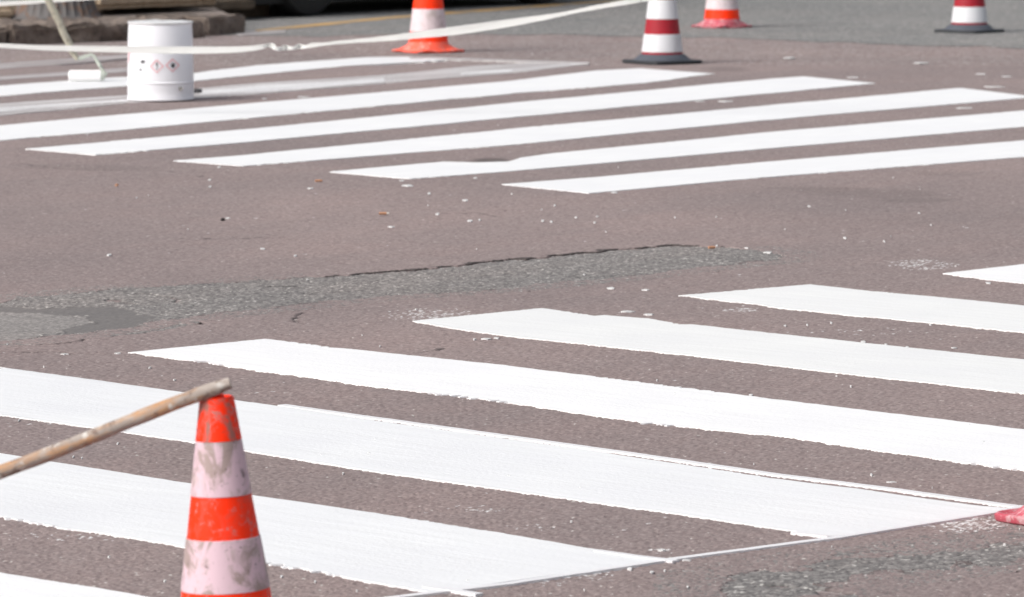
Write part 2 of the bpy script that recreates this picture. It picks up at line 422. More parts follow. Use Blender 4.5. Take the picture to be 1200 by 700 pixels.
# near crosswalk, from the farthest stripe to the nearest
stripe([(1235, 306), (1400, 321)], [(1105, 321), (1165, 329), (1200, 333), (1400, 354)], 1, 1.3, extend='R', label='white stripe whose pointed end enters at the right edge')
stripe([(950, 334), (1020, 342), (1100, 349), (1200, 359)], [(795, 347), (870, 355), (900, 360), (1050, 375), (1200, 390)], .5, 1.8, mat=m_whiteB, extend='R')
stripe([(635, 362), (697, 371), (708, 370), (760, 374), (796, 381), (810, 381), (900, 391), (1200, 422)], [(483, 377), (548, 388), (600, 395), (800, 416), (900, 428), (1200, 462)], .7, .45, mat=m_whiteB, extend='R')
stripe([(310, 398), (400, 409), (600, 430), (900, 468), (1200, 504)], [(150, 414), (225, 423), (300, 435), (400, 448), (500, 460), (600, 473), (750, 495), (900, 510), (1200, 552)], .8, 1.8, extend='R')
stripe([(0, 431), (210, 460), (300, 473), (400, 488), (500, 502), (600, 516), (700, 530), (750, 538), (900, 561), (1000, 573), (1060, 582), (1150, 594), (1184, 597)], [(0, 487), (110, 502), (230, 519), (300, 531), (450, 555), (600, 576), (750, 597), (900, 619), (982, 630.5)], .5, .4, .1, m_whiteE, extend='L', L=3.35)
stripe([(0, 532), (60, 542), (225, 568), (300, 582), (450, 604), (600, 628), (700, 645), (700, 645), (778, 656.5)], [(0, 606), (100, 623), (215, 642), (300, 659), (400, 676), (505, 695.5)], .4, 1.2, .1, m_whiteE, extend='L', L=3.3)
stripe([(0, 672), (100, 688), (180, 702), (330, 730)], [(-330, 686), (-200, 710), (0, 748), (60, 760)], .4, .6, .3, extend='L', L=3.2)
# far crosswalk, from the nearest stripe
W2 = m_white2
stripe([(588, 216.5), (700, 208), (900, 190), (1200, 165)], [(690, 227), (900, 208), (1200, 184.5)], .5, .6, mat=W2, extend='R', L=6)
stripe([(386, 202), (440, 197), (520, 190), (555, 191), (595, 190), (608, 186), (650, 180), (900, 155.5), (1200, 130)], [(480, 210), (600, 201), (900, 174.5), (1200, 149)], .8, .5, mat=W2, extend='R', L=6)
stripe([(203, 189), (300, 181), (600, 151.5), (900, 124), (1125, 103.5)], [(285, 195), (600, 170), (900, 141), (1214, 114)], 1, .9, mat=W2)
stripe([(30, 175), (112, 168), (300, 151), (600, 121), (900, 93), (942, 90)], [(112, 182), (300, 166), (600, 138), (900, 110), (1026, 98)], 1, 1.2, mat=W2)
stripe([(-160, 163), (0, 147.5), (150, 134), (300, 121), (600, 95), (700, 83), (750, 80.5)], [(-60, 170), (0, 165), (150, 152), (300, 138), (600, 110), (750, 98), (838, 87)], 1, 1.6, mat=W2)
stripe([(-200, 145), (0, 122), (150, 112), (300, 98), (450, 88), (560, 77), (620, 74)], [(-200, 153), (0, 136), (150, 121), (300, 111), (450, 98), (600, 86), (690, 76)], 2, 2, mat=m_wear0, label='streaky half painted stripe behind the drum')
stripe([(-200, 122), (0, 101), (100, 93.5), (230, 86), (300, 77), (430, 67.5), (480, 67)], [(-200, 132), (0, 113), (150, 101), (230, 95), (300, 88), (400, 78), (550, 69)], 1.5, 1.5, mat=W2, label='stripe under the roller, thinning to the right')
stripe([(-200, 96), (0, 75), (100, 68), (180, 62)], [(-200, 102), (0, 81), (100, 73.5), (180, 66)], 1, 1, mat=m_wear2, label='faint old white stripe near the kerb')
stripe([(-200, 110), (0, 90), (150, 80)], [(-200, 113), (0, 94), (150, 84)], 1, 1, mat=m_wear2, name='faded_line')
stripe([(480, 67.5), (560, 69.5), (690, 74)], [(480, 69.5), (560, 71.5), (690, 76)], 1.5, 1.5, mat=m_wear0, name='faded_line', z=.0035)
stripe([(-200, 148), (0, 127), (150, 117)], [(-200, 152), (0, 131.5), (150, 120)], 2.5, 2.5, mat=m_wear1, z=.0032, name='brush_streak')
stripe([(235, 107), (300, 101), (380, 96.5), (450, 92)], [(235, 112), (300, 109), (380, 103), (450, 96)], 3, 3, mat=m_wear1, z=.0032, name='brush_streak')
stripe([(540, 86), (600, 81.5)], [(540, 88.5), (600, 84)], 3, 3, mat=m_wear1, z=.0032, name='brush_streak')
# yellow edge line on the grey road
my = N('worn yellow paint', .7); my.col(my.mix(my.ramp(my.noise(3, 6, None, .7), [(.35, 0), (.6, 1)]), (.27, .24, .20), (.58, .34, .10))); my = my.m
stripe([(300, 35), (340, 30.5), (400, 25), (450, 20), (500, 15.5), (600, 8.5), (700, 1), (900, -14)], [(300, 37), (340, 33), (400, 27.3), (450, 22.3), (500, 18), (600, 10.6), (700, 2.6), (900, -12.5)], 1, 1, mat=my, name='edge_line', z=-.0015)
stripe([(275, 38), (300, 36), (335, 35)], [(280, 42), (300, 40), (335, 38)], 2, 2, mat=m_wear2, name='faded_line', z=-.0015)

# small dried drips and scraps of white paint
def blob(cx, cy, rx, ry, n=11):
    ph = random.uniform(0, 6)
    return [Vector((cx+rx*math.cos(t)*random.uniform(.6, 1.2), cy+ry*math.sin(t)*random.uniform(.6, 1.2), 0)) for t in [ph+2*math.pi*i/n for i in range(n)]]
SPOTS = [(478, 218, 12, 3), (471, 212, 5, 1), (503, 227, 3, 1.6), (513, 251, 4, 1.5), (551, 259, 6, 1.6), (562, 258, 2, 1.6), (458, 266, 8, .9), (545, 235, 7, 1.3), (557, 209, 4, 1),
         (308, 292, 5, 1.6), (346, 300, 3, 1.4), (364, 221, 8, .9), (246, 219, 3, 1.2), (246, 211, 3, 1), (257, 196, 3, 1), (160, 232, 1.2, 1.2), (267, 256, 5, .8), (128, 299, 5, 1.2), (130, 305, 2, 1),
         (716, 338, 9, 1.6), (757, 340, 8, .8), (735, 365.5, 14, 1.2), (760, 369, 9, 1.6), (636, 259, 3, 1.8), (646, 260, 2.4, 1.8), (697, 261, 2.5, 1.3), (675, 255, 3, 1), (700, 254, 4, .8), (650, 241, 2, 1.3),
         (791, 255, 1.4, 1.2), (856, 262, 1.6, 1.4), (710, 272, 1.2, 1), (948, 242, 3, 1), (1002, 250, 1.4, 1), (1077, 250, 1.8, 1.2), (1091, 264, 1.5, 1.2), (990, 279, 3.2, 1.8), (1036, 283, 1.4, 2), (1096, 272, 1, 1),
         (840, 288, 2, 1), (900, 296, 9, 1.2), (875, 291, 4, .8), (720, 226, 7, 1.2), (850, 119, 15, 1.8), (820, 119, 10, .7), (500, 130, 12, 1), (470, 128, 3, 1.3), (355, 114, 14, 1.6), (310, 116, 5, 1.2), (330, 114, 5, 1),
         (1020, 69, 8, .8), (1080, 74, 14, 1.6), (1105, 75, 10, 1.4), (925, 68, 12, 1), (1150, 87, 10, 1.3), (1180, 90, 10, .8), (1130, 127, 16, 1.5), (1090, 127, 10, .9), (1165, 102, 20, 1.3), (1000, 91, 12, .8),
         (688, 74, 6, 2), (1158, 332, 5, 2), (738, 667, 5, 2.0), (764, 671, 4, 1.6), (720, 665, 3, 1.4), (779, 669, 2, 1.2), (776, 645, 9, 1.2), (1045, 565.5, 9, .6), (1021, 556.5, 2.6, 1.6), (806, 688, 2, 1.6), (805, 657, 9, .8),
         (330, 676, 3, 1.6), (369, 682, 2, 1.6), (138, 520, 1.8, 1.3), (96, 537, 1.6, 1.6), (86, 535.5, 1.6, 1.2), (22, 493, 1.6, 1.6), (974, 378.5, 2, 1.8), (946, 381, 2, 1.4), (920, 382, 3, 1), (1012, 401, 5, 1.6), (1038, 404, 3, 1.2),
         (1063, 407, 3, .8), (1118, 408, 5, .8), (570, 397.5, 10, 1.2), (582, 396.5, 6, 1), (556, 398, 3, 1.2), (445, 406, 1.4, 1.2), (431, 405, 1.2, 1), (1168, 445+0, 3, .8), (880, 463, 4, 1), (868, 446.5, 1.6, 1.4), (770, 446, 1.4, 1.4),
         (997, 453, 2, 1.4), (893, 498, 1, 1), (76, 415.5, 8, .8), (138, 414.5, 6, .8), (383, 585.5, 1.6, 1.2), (402, 555, 2, 1.4), (650, 470, 1, 1), (980, 668, 1, 1), (1195, 620, 1, 1)]
bm = bmesh.new()
def addslab(bm, loop, z, th):
    top = [bm.verts.new((p.x, p.y, z)) for p in loop]; low = [bm.verts.new((p.x, p.y, z-th)) for p in loop]; bm.faces.new(top)
    for i in range(len(loop)):
        j = (i+1) % len(loop); bm.faces.new((top[i], low[i], low[j], top[j]))
for (u, v, ru, rv) in SPOTS:
    if v > 60 and v < 135 and random.random() < .4: continue
    if ru*rv < 2.3 and v > 200 and random.random() < .45: continue
    c = G(u, v); addslab(bm, blob(c.x, c.y, ru*.6/FPX*c.y, min(.045, .62*abs(G(u, v-rv).y-c.y))), .0016, .004)
for i in range(60):
    u, v = random.uniform(-60, 1260), random.uniform(60, 700)**1
    c = G(u, v); r = random.uniform(.001, .0028)*(1+c.y/40); addslab(bm, blob(c.x, c.y, r, r*1.6, 7), .0028, .004)
bmesh.ops.recalc_face_normals(bm, faces=bm.faces)
m_spat = mat_simple('dried paint drips', (.60, .60, .60), .6, .2, 30)
tag(link_bm('paint_spatter', bm, m_spat, smooth=False), 'dried drips of white paint scattered over the red asphalt', 'paint drips', kind='stuff')

# masking tape left along the fresh stripes
def ribbon(name, pxs, wd, z, label):
    pts = [G(*p) for p in pxs]
    fine = []
    for a, b in zip(pts[:-1], pts[1:]):
        n = max(1, int((b-a).length/.03)); fine += [a.lerp(b, i/n) for i in range(n)]
    fine.append(pts[-1])
    L = []; Rr = []
    for i, p in enumerate(fine):
        t = (fine[min(i+1, len(fine)-1)]-fine[max(i-1, 0)]).normalized(); n = Vector((t.y, -t.x, 0))
        j = random.uniform(-.0012, .0012)
        L.append(p+n*(wd/2+j)); Rr.append(p-n*(wd/2-j))
    o = slab(name, L+Rr[::-1], z, .006, m_mask)
    tag(o, label, 'masking tape', 'masking tape strips edging the fresh stripes'); return o
ribbon('masking_tape', [(330, 475.5), (400, 485.5), (600, 513), (750, 534), (900, 556), (1050, 575), (1200, 596)], .024, .0028, 'long strip of white tape along the top edge of the widest near stripe')
ribbon('masking_tape', [(1200, 594), (1184, 598.5), (980, 631), (780, 657.5), (600, 684.5), (440, 704)], .020, .0027, 'white tape running diagonally across the ends of the near stripes')
ribbon('masking_tape', [(930, 625.5), (970, 629.5), (996, 628.5)], .020, .0036, 'short tape end jutting past the right tip of the stripe near the red flange')
ribbon('masking_tape', [(700, 647), (745, 653.5), (792, 659)], .020, .0036, 'tape end crossing the right tip of the lower stripe')
ribbon('masking_tape', [(500, 689), (530, 693.5), (562, 698)], .020, .0036, 'tape end poking out at the bottom edge below the stripes')

# ---------------------------------------------------------------- traffic cones
def loft(rings, seg=72, flute=0):
    """rings: (z, radius, square 0..1)"""
    bm = bmesh.new(); prev = None
    for (z, r, sq) in rings:
        ring = []
        for i in range(seg):
            a = 2*math.pi*i/seg; ca, sa = math.cos(a), math.sin(a)
            e = 2+sq*9; k = (abs(ca)**e+abs(sa)**e)**(-1/e)
            ring.append(bm.verts.new((r*k*ca, r*k*sa, z)))
        if prev:
            for i in range(seg): bm.faces.new((prev[i], prev[(i+1) % seg], ring[(i+1) % seg], ring[i]))
        else: first = ring
        prev = ring
    return bm, first, prev
def cap(bm, ring, down=False):
    bm.faces.new(ring[::-1] if down else ring)
def cone_orange(label, pos, h, rb, rt, base_w, bands, rz, skirt, m_o, m_w, m_s, m_top=None, flat=False):
    t = empty('traffic_cone', pos, rz); tag(t, label, 'traffic cone', 'traffic cones around the fresh paint')
    zb = skirt
    rad = lambda z: rb+(rt-rb)*(z-zb)/(h-zb)
    def wall(z0, z1, off):
        return [(z0, rad(z0)+off, 0), ((z0+z1)/2, rad((z0+z1)/2)+off, 0), (z1, rad(z1)+off, 0)]
    bm, f, l = loft(wall(zb-.004, h, 0)+[(h+.001, rt-.002, 0), (h, rt-.005, 0), (h-.03, rt-.006, 0)]); cap(bm, l)
    autosmooth(link_bm('body', bm, m_o, t))
    for (z0, z1) in bands:
        bm, f, l = loft([(z0, rad(z0)+.0002, 0)]+wall(z0+.0008, z1-.0008, .0012)+[(z1, rad(z1)+.0002, 0)])
        autosmooth(link_bm('reflective_band', bm, m_w, t))
    if m_top:
        z0 = m_top[1]; bm, f, l = loft([(z0, rad(z0)+.0003, 0)]+wall(z0, h-.001, .0014)+[(h-.001, rt, 0)]); autosmooth(link_bm('cap_sleeve', bm, m_top[0], t))
    # skirt flowing out to a square flange with worn edge
    w2 = base_w/2
    prof = [(-.0, w2*.97, 1), (.004, w2, 1), (.011, w2*.995, 1), (.014, w2*.95, .95), (.016, w2*.86, .7), (.020, rb+(w2-rb)*.42, .4), (zb*.55, rb+.014, .12), (zb*.85, rb+.004, 0), (zb, rb+.0015, 0), (zb+.006, rb-.001, 0)]
    if flat: prof = [(0, w2*.975, .75), (.003, w2*.995, .75), (.013, w2, .75), (.017, w2*.97, .75), (.0165, w2*.93, .75), (.012, w2*.90, .7), (.012, .135, .1), (.024, .131, 0), (.030, .124, 0), (.033, .112, 0), (.034, .100, 0), (.05, .092, 0), (.06, .089, 0)]
    bm, f, l = loft(prof, 96); cap(bm, f, True)
    for v in bm.verts:
        if flat: break
        if v.co.z < .02:
            a = math.atan2(v.co.y, v.co.x); v.co.z += .0035*max(0, math.sin(a*5+rz))*(v.co.xy.length/w2)**3
            k = 1-.03*max(0, math.sin(a*9+1.3)); v.co.x *= k; v.co.y *= k
    autosmooth(link_bm('flange', bm, m_s, t), 50)
    return t
def cone_rubber(label, pos, rz, tilt=0):
    t = empty('traffic_cone', pos, rz); tag(t, label, 'traffic cone', 'traffic cones around the fresh paint')
    h = .74; rb = .112; rt = .022; zb = .05
    rad = lambda z: rb+(rt-rb)*(z-zb)/(h-zb)
    bm, f, l = loft([(zb-.01, rad(zb)+.000, 0), (h, rt, 0), (h+.002, rt-.004, 0), (h-.03, rt-.005, 0)]); cap(bm, l); autosmooth(link_bm('body', bm, m_burg, t))
    for z0, z1 in ((.062, .158), (.240, .345), (.43, .52), (.60, .67)):
        bm, f, l = loft([(z0, rad(z0), 0), (z0+.001, rad(z0)+.0015, 0), (z1-.001, rad(z1)+.0015, 0), (z1, rad(z1), 0)]); autosmooth(link_bm('reflective_band', bm, m_refl, t))
    w2 = .165
    bm, f, l = loft([(0, w2*.98, 1), (.003, w2, 1), (.014, w2, 1), (.018, w2*.975, 1), (.019, .14, .3)], 96); cap(bm, f, True); cap(bm, l); autosmooth(link_bm('base_plate', bm, m_black, t))
    bm, f, l = loft([(.018, .150, .1), (.026, .146, 0), (.038, .134, 0), (.047, .122, 0), (.051, .112, 0), (.049, .108, 0)]); autosmooth(link_bm('base_collar', bm, m_rubgrey, t), 60)
    return t
# nearest cone: top at photo (250,465)
NC = Vector((P(269, 465, 7.62).x, 7.62, 0)); ztop = P(252, 465, 7.62).z; NTOP = P(252, 465, 7.62)
k = 7.62/FPX
hh = ztop
band = lambda v: ztop-(v-465)*k*1.004
nc = cone_orange('nearest orange and dirty pink cone with scuffed tip, a stick resting on it', NC, hh, .088, .0245, .27,
            [(band(580), band(515.5)), (band(692), band(630)), (band(800), band(745))], 0, .05, m_or, m_pink, m_skirt, m_top=(m_ortop, band(515.5)+.0004))
nc.rotation_euler = (0, R(-2.3), .0)
c1 = G(502, 60); c1.z = -.005
cone_orange('orange cone with one pale band, the barrier tape passing in front of it', c1, .74, .112, .028, .315,
            [(.117, .245), (.37, .50), (.61, .68)], R(38), .055, m_or2, m_pale, m_skirt)
c3 = G(846, 31.5); c3.z = -.004
cone_orange('orange cone farthest back with a chalky worn skirt, behind the burgundy ones', c3, .74, .112, .028, .29,
            [(.115, .245), (.37, .50), (.61, .68)], R(42), .05, m_or2, m_pale, m_pinkskirt)
cone_rubber('burgundy and white striped cone on black rubber base beside the far stripe ends', G(776, 73.2)-Vector((0, 0, .004)), R(36))
cone_rubber('burgundy and white cone on black base at the top right corner', G(1136, 37.2)-Vector((0, 0, .004)), R(50))
c5 = G(1276, 611)
cone_orange('cone at the right edge showing only a corner of its faded red flange', c5, .50, .090, .024, .28, [(.17, .25), (.33, .41)], R(42), .05, m_or, m_pink, m_pinkskirt, flat=True)

# ---------------------------------------------------------------- stick on the nearest cone
def tube(name, pts, rad, mat, parent=None, seg=16, caps=True, jit=0):
    bm = bmesh.new(); prev = None; n = len(pts)
    for i, p in enumerate(pts):
        t = (pts[min(i+1, n-1)]-pts[max(i-1, 0)]).normalized()
        up = Vector((0, 0, 1)) if abs(t.z) < .9 else Vector((0, 1, 0)); a = t.cross(up).normalized(); b = t.cross(a)
        r = rad[i] if isinstance(rad, (list, tuple)) else rad
        ring = [bm.verts.new(p+(a*math.cos(q)+b*math.sin(q))*r*(1+jit*random.uniform(-1, 1))) for q in [2*math.pi*j/seg for j in range(seg)]]
        if prev:
            for j in range(seg): bm.faces.new((prev[j], prev[(j+1) % seg], ring[(j+1) % seg], ring[j]))
        elif caps: bm.faces.new(ring[::-1])
        prev = ring
    if caps: bm.faces.new(prev)
    bmesh.ops.recalc_face_normals(bm, faces=bm.faces)
    return autosmooth(link_bm(name, bm, mat, parent), 50)
ms = N('weathered stick', .75)
a_ = ms.noise(9, 6, ms.coord((1, 1, 3)), .65)
c_ = ms.mix(ms.ramp(a_, [(.35, 0), (.65, 1)]), (.22, .18, .155), (.40, .35, .315))
c_ = ms.mix(ms.ramp(ms.noise(16, 6, ms.coord((.45, 1.2, 1.6), (0, .37, 0)), .75), [(.50, 0), (.62, .8)]), c_, (.46, .23, .09))
c_ = ms.mix(ms.ramp(ms.noise(60, 5), [(.55, 0), (.63, .75)]), c_, (.16, .11, .09))
c_ = ms.mix(ms.ramp(ms.noise(32, 5), [(.57, 0), (.63, .85)]), c_, (.55, .53, .50))
ms.col(c_); ms.bump(ms.noise(50, 5), .4, .004); ms = ms.m
rs = .0108
tip = P(270, 449, 7.60); foot_dir = (P(-4, 549.5+5, 7.60)-tip).normalized()
on = P(250, 457, 7.60)
Lf = (tip.z-rs)/-foot_dir.z
pts = [tip+foot_dir*(Lf*i/60) for i in range(61)]
pts = [p+Vector((0, 0, .0015*math.sin(i*.35)))for i, p in enumerate(pts)]
stk = tube('stick', pts, [rs*.82]+[rs*(1+.03*math.sin(i*1.7)) for i in range(60)], ms, jit=.03, seg=20)
tag(stk, 'rust stained pole with worn paint laid across the tip of the nearest cone', 'pole')
# red plug of the cone under the stick
bm, f, l = loft([(ztop-.004, .012, 0), (ztop+.004, .011, 0), (ztop+.006, .006, 0)], 24); cap(bm, l)
o = link_bm('tip_plug', bm, m_or); o.location = (NC.x, NC.y, 0)
o.parent = nc; o.location = (0.0, 0, 0)

# ---------------------------------------------------------------- paint drum
DR = .156; DH = .368
dc = G(188, 119.8); dc.y += DR*.95; dc.x = (188-600)/FPX*(dc.y)
drum = empty('paint_drum', (dc.x, dc.y, .004)); tag(drum, 'white metal paint drum with red hazard diamonds standing on a fresh stripe', 'paint drum')
md = N('white enamel', .35); 
cc_ = md.mix(md.ramp(md.noise(5, 5), [(.4, 0), (.7, 1)]), (.74, .745, .79), (.78, .785, .825)); md.col(cc_); md = md.m
mwet = mat_simple('wet white paint', (.84, .84, .84), .15, .02)
mrim = mat_simple('tin rim', (.72, .72, .73), .35, .2, 40, metal=.2)
mblk = mat_simple('black print', (.03, .03, .035), .5); mrp = mat_simple('faded red print', (.76, .36, .38), .5); mchr = mat_simple('bright steel', (.6, .58, .55), .25, .2, 50, metal=1)
prof = [(0, DR*.985, 0), (.003, DR+.002, 0), (.009, DR+.002, 0), (.012, DR, 0), (.050, DR, 0)]
for zc in (.083, .30): prof += [(zc-.006, DR, 0), (zc-.002, DR+.0035, 0), (zc+.002, DR+.0035, 0), (zc+.006, DR, 0)] if zc < .2 else []
prof += [(.16, DR-.0012, 0), (.20, DR-.0018, 0), (.28, DR-.003, 0), (.34, DR-.006, 0), (DH-.012, DR-.007, 0)]
bm, f, l = loft(prof, 96); cap(bm, f, True); autosmooth(link_bm('drum_body', bm, md, drum), 40)
bm, f, l = loft([(DH-.012, DR-.007, 0), (DH-.010, DR-.003, 0), (DH-.002, DR-.002, 0), (DH, DR-.005, 0), (DH-.002, DR-.009, 0), (DH-.010, DR-.010, 0)], 96); autosmooth(link_bm('rim', bm, mrim, drum), 60)
bm = bmesh.new(); rings = []
for k_, rr in enumerate((0, .03, .06, .09, .12, DR-.0095)):
    ring = []
    for i in range(48):
        a = 2*math.pi*i/48; z = DH-.006+.016*float(fbm(np.array([rr*math.cos(a)+5]), np.array([rr*math.sin(a)+5]), .07, 4)[0])*(1 if rr < .125 else .6)
        ring.append(bm.verts.new((rr*math.cos(a), rr*math.sin(a), z)) if rr or i == 0 else ring[0])
    if rings:
        for i in range(48):
            j = (i+1) % 48
            vs_ = [rings[-1][i], ring[i], ring[j], rings[-1][j]]
            vs_ = list(dict.fromkeys(vs_))
            bm.faces.new(vs_)
    rings.append(ring)
link_bm('lid', bm, mwet, drum)
def on_drum(name, polys, mat, off=.0016):
    """polys in pixel offsets from the drum axis (x right, y height in px); wrapped round the drum"""
    pm = dc.y/FPX; bm = bmesh.new()
    for poly in polys:
        vs = []
        for (x, zpx) in poly:
            z = (119.8-zpx)*pm*1.0; s = max(-.97, min(.97, (x-188)*pm/DR)); a = math.asin(s)
            vs.append(bm.verts.new(((DR+off)*math.sin(a), -(DR+off)*math.cos(a), z)))
        bm.faces.new(vs)
    bmesh.ops.recalc_face_normals(bm, faces=bm.faces)
    return link_bm(name, bm, mat, drum, smooth=False)
def diamond(cx, cy, r, w_):
    out = []
    o_ = [(cx, cy-r), (cx+r, cy), (cx, cy+r), (cx-r, cy)]; i_ = [(cx, cy-r+w_), (cx+r-w_, cy), (cx, cy+r-w_), (cx-r+w_, cy)]
    for i in range(4):
        j = (i+1) % 4
        n = 4
        for s in range(n):
            L_ = lambda a, b, t: (a[0]+(b[0]-a[0])*t, a[1]+(b[1]-a[1])*t)
            out.append([L_(o_[i], o_[j], s/n), L_(o_[i], o_[j], (s+1)/n), L_(i_[i], i_[j], (s+1)/n), L_(i_[i], i_[j], s/n)])
    return out
d1 = on_drum('hazard_diamond', diamond(186.5, 79, 8, 1.5), mrp); d2 = on_drum('hazard_diamond', diamond(204.3, 78, 8, 1.5), mrp)
def sub(polys, mat, parent, name='symbol'):
    o = on_drum(name, polys, mat, .002); o.parent = parent; return o
sub([[(185.6, 74.8), (187.4, 74.8), (187.0, 80), (186.1, 80)], [(185.7, 81.2), (187.3, 81.2), (187.3, 82.6), (185.7, 82.6)]], mblk, d1)
sub([[(202.0, 76.5), (203.4, 78.0), (203.8, 74.2), (205.6, 76.6), (207.0, 75.2), (206.6, 79.6), (205.0, 81.2), (203.2, 80.6)]], mblk, d2)
on_drum('printed_mark', [[(167.6, 72.5), (171.8, 72), (172, 74.4), (170.6, 76), (169.4, 74.6), (167.8, 76.4)]], mblk)
on_drum('printed_mark', [[(165.8, 82.4), (168, 82), (168.3, 84.2), (166, 84.6)]], mblk)
on_drum('red_lettering', [[(152.2+o, y), (154.2+o, y), (154.2+o, y+1.2), (152.2+o, y+1.2)] for y, o in ((62, 0), (64.5, .4), (67, 0), (69.5, .3), (72, 0))]+[[(151.6, 61), (152.2, 61), (152.2, 77), (151.6, 77)]], mat_simple('pale red print', (.85, .45, .48), .5))
a = math.asin(max(-1, min(1, (213-188)*(dc.y/FPX)/DR)))
sp = Vector((DR*math.sin(a), -DR*math.cos(a), (119.8-105.5)*dc.y/FPX)); dr_ = Vector((math.sin(a), -math.cos(a), 0))
tube('bung', [sp, sp+dr_*.006, sp+dr_*.0061, sp+dr_*.013], [.011, .011, .0065, .006], mchr, drum)
hd = empty('brush_handle', G(228, 109.5)); tag(hd, 'short black handle of a brush lying at the right foot of the drum', 'brush')
tube('handle', [Vector((-.10, .05, .012)), Vector((-.03, .01, .013)), Vector((.03, -.005, .013)), Vector((.036, -.006, .013))], [.008, .009, .010, .007], mblk, hd)
tube('ferrule', [Vector((-.13, .068, .012)), Vector((-.10, .05, .012))], [.014, .009], mchr, hd)
bm = bmesh.new(); tube('bristles', [Vector((-.19, .10, .010)), Vector((-.13, .068, .012))], [.008, .014], mwet, hd)

# ---------------------------------------------------------------- paint roller
ry = G(100, 96).y
rp = P(100, 88.5, ry)
rol = empty('paint_roller', (rp.x, ry, 0)); tag(rol, 'white paint roller on a taped handle, standing on the far stripe left of the drum', 'paint roller')
km = ry/FPX
def RL(u, v, dy=0):
    p = P(u, v, ry+dy); return Vector((p.x-rp.x, dy, p.z))
mfluff = mat_simple('paint soaked roller fleece', (.83, .83, .83), .8, .03, 60, bump=.5, bscale=160)
mgrn = mat_dirty('paint smeared pale green plastic', (.52, .56, .50), (.35, .36, .30), .5, 30, sc=.5, scuff=(.72, .74, .68))
mhan = mat_dirty('handle bound with worn tape', (.50, .47, .38), (.22, .19, .16), .7, 26, sc=.6, scuff=(.66, .68, .5))
z0 = .030
r0 = RL(80.5, 89); r1 = RL(119, 90.5)
r0.z = r1.z = z0
n = 14
tube('roller_sleeve', [r0.lerp(r1, t) for t in (0, .01, .03, .5, .97, .99, 1)], [.016, .023, .0285, .029, .0285, .023, .014], mfluff, rol, seg=32)
e_ = r1+Vector((.012, 0, 0))
tube('end_cap', [r1-Vector((.004, 0, 0)), r1+Vector((.004, 0, 0)), r1+Vector((.016, 0, .001))], [.022, .024, .017], mgrn, rol, seg=24)
tube('frame', [r1+Vector((.014, 0, 0)), RL(123, 87, 0), RL(117, 77, .0), RL(110.5, 66, 0), RL(107, 64.3, 0), RL(101, 66, 0), RL(94, 68.5, 0), RL(90, 67.5, 0)], [.012, .014, .010, .008, .008, .009, .011, .012], mgrn, rol)
hp = [RL(91, 69.5, 0), RL(84, 60, -.01), RL(80.5, 50, -.03), RL(75, 40, -.05), RL(70, 27, -.08), RL(64, 15, -.10), RL(57, 1, -.13)]
dv = (hp[-1]-hp[-3]).normalized(); hp += [hp[-1]+dv*.3, hp[-1]+dv*.7, hp[-1]+dv*1.0]
tube('handle', hp, [.012, .017, .019, .018, .020, .019, .018, .017, .017, .016], mhan, rol, jit=.09)

# ---------------------------------------------------------------- barrier tape
mt = N('white barrier tape', .35); mt.col(mt.mix(mt.noise(15, 4), (.80, .80, .78), (.86, .86, .84)))
mt.bump(mt.noise(12, 3, mt.coord((.4, 1, 2))), .1, .004); mt = mt.m
def tape(name, pxs, y, label, ends=(2.5, 2.5), par=None):
    """pxs: (u, v, visible height px, lean depth m)"""
    P0 = []
    for (u, v, hpx, dd, dy) in pxs:
        c = P(u, v, y+dy); hv = Vector((0, dd, hpx/2*(y+dy)/FPX)); P0.append((c, hv))
    dd = (P0[0][0]-P0[1][0]).normalized(); P0.insert(0, (P0[0][0]+dd*ends[0], P0[0][1]))
    dd = (P0[-1][0]-P0[-2][0]).normalized(); P0.append((P0[-1][0]+dd*ends[1], P0[-1][1]))
    # Catmull-Rom
    out = []
    for i in range(len(P0)-1):
        q = [P0[max(i-1, 0)], P0[i], P0[i+1], P0[min(i+2, len(P0)-1)]]
        for s in range(10):
            t = s/10
            f_ = lambda k: .5*((2*q[1][k])+(q[2][k]-q[0][k])*t+(2*q[0][k]-5*q[1][k]+4*q[2][k]-q[3][k])*t*t+(-q[0][k]+3*q[1][k]-3*q[2][k]+q[3][k])*t**3)
            out.append((f_(0), f_(1)))
    out.append(P0[-1])
    bm = bmesh.new(); rows = []
    for i, (c, h) in enumerate(out):
        row = []
        for j in range(5):
            s = j/2-1; bow = Vector((0, .004*(1-s*s), 0)); row.append(bm.verts.new(c+h*s+bow+Vector((0, random.uniform(-1, 1)*.0012, random.uniform(-1, 1)*.0006))))
        rows.append(row)
    for a, b in zip(rows[:-1], rows[1:]):
        for j in range(4): bm.faces.new((a[j], a[j+1], b[j+1], b[j]))
    bmesh.ops.solidify(bm, geom=list(bm.faces), thickness=.0006)
    o = link_bm(name, bm, mt); tag(o, label, 'barrier tape', 'white barrier tapes'); return o
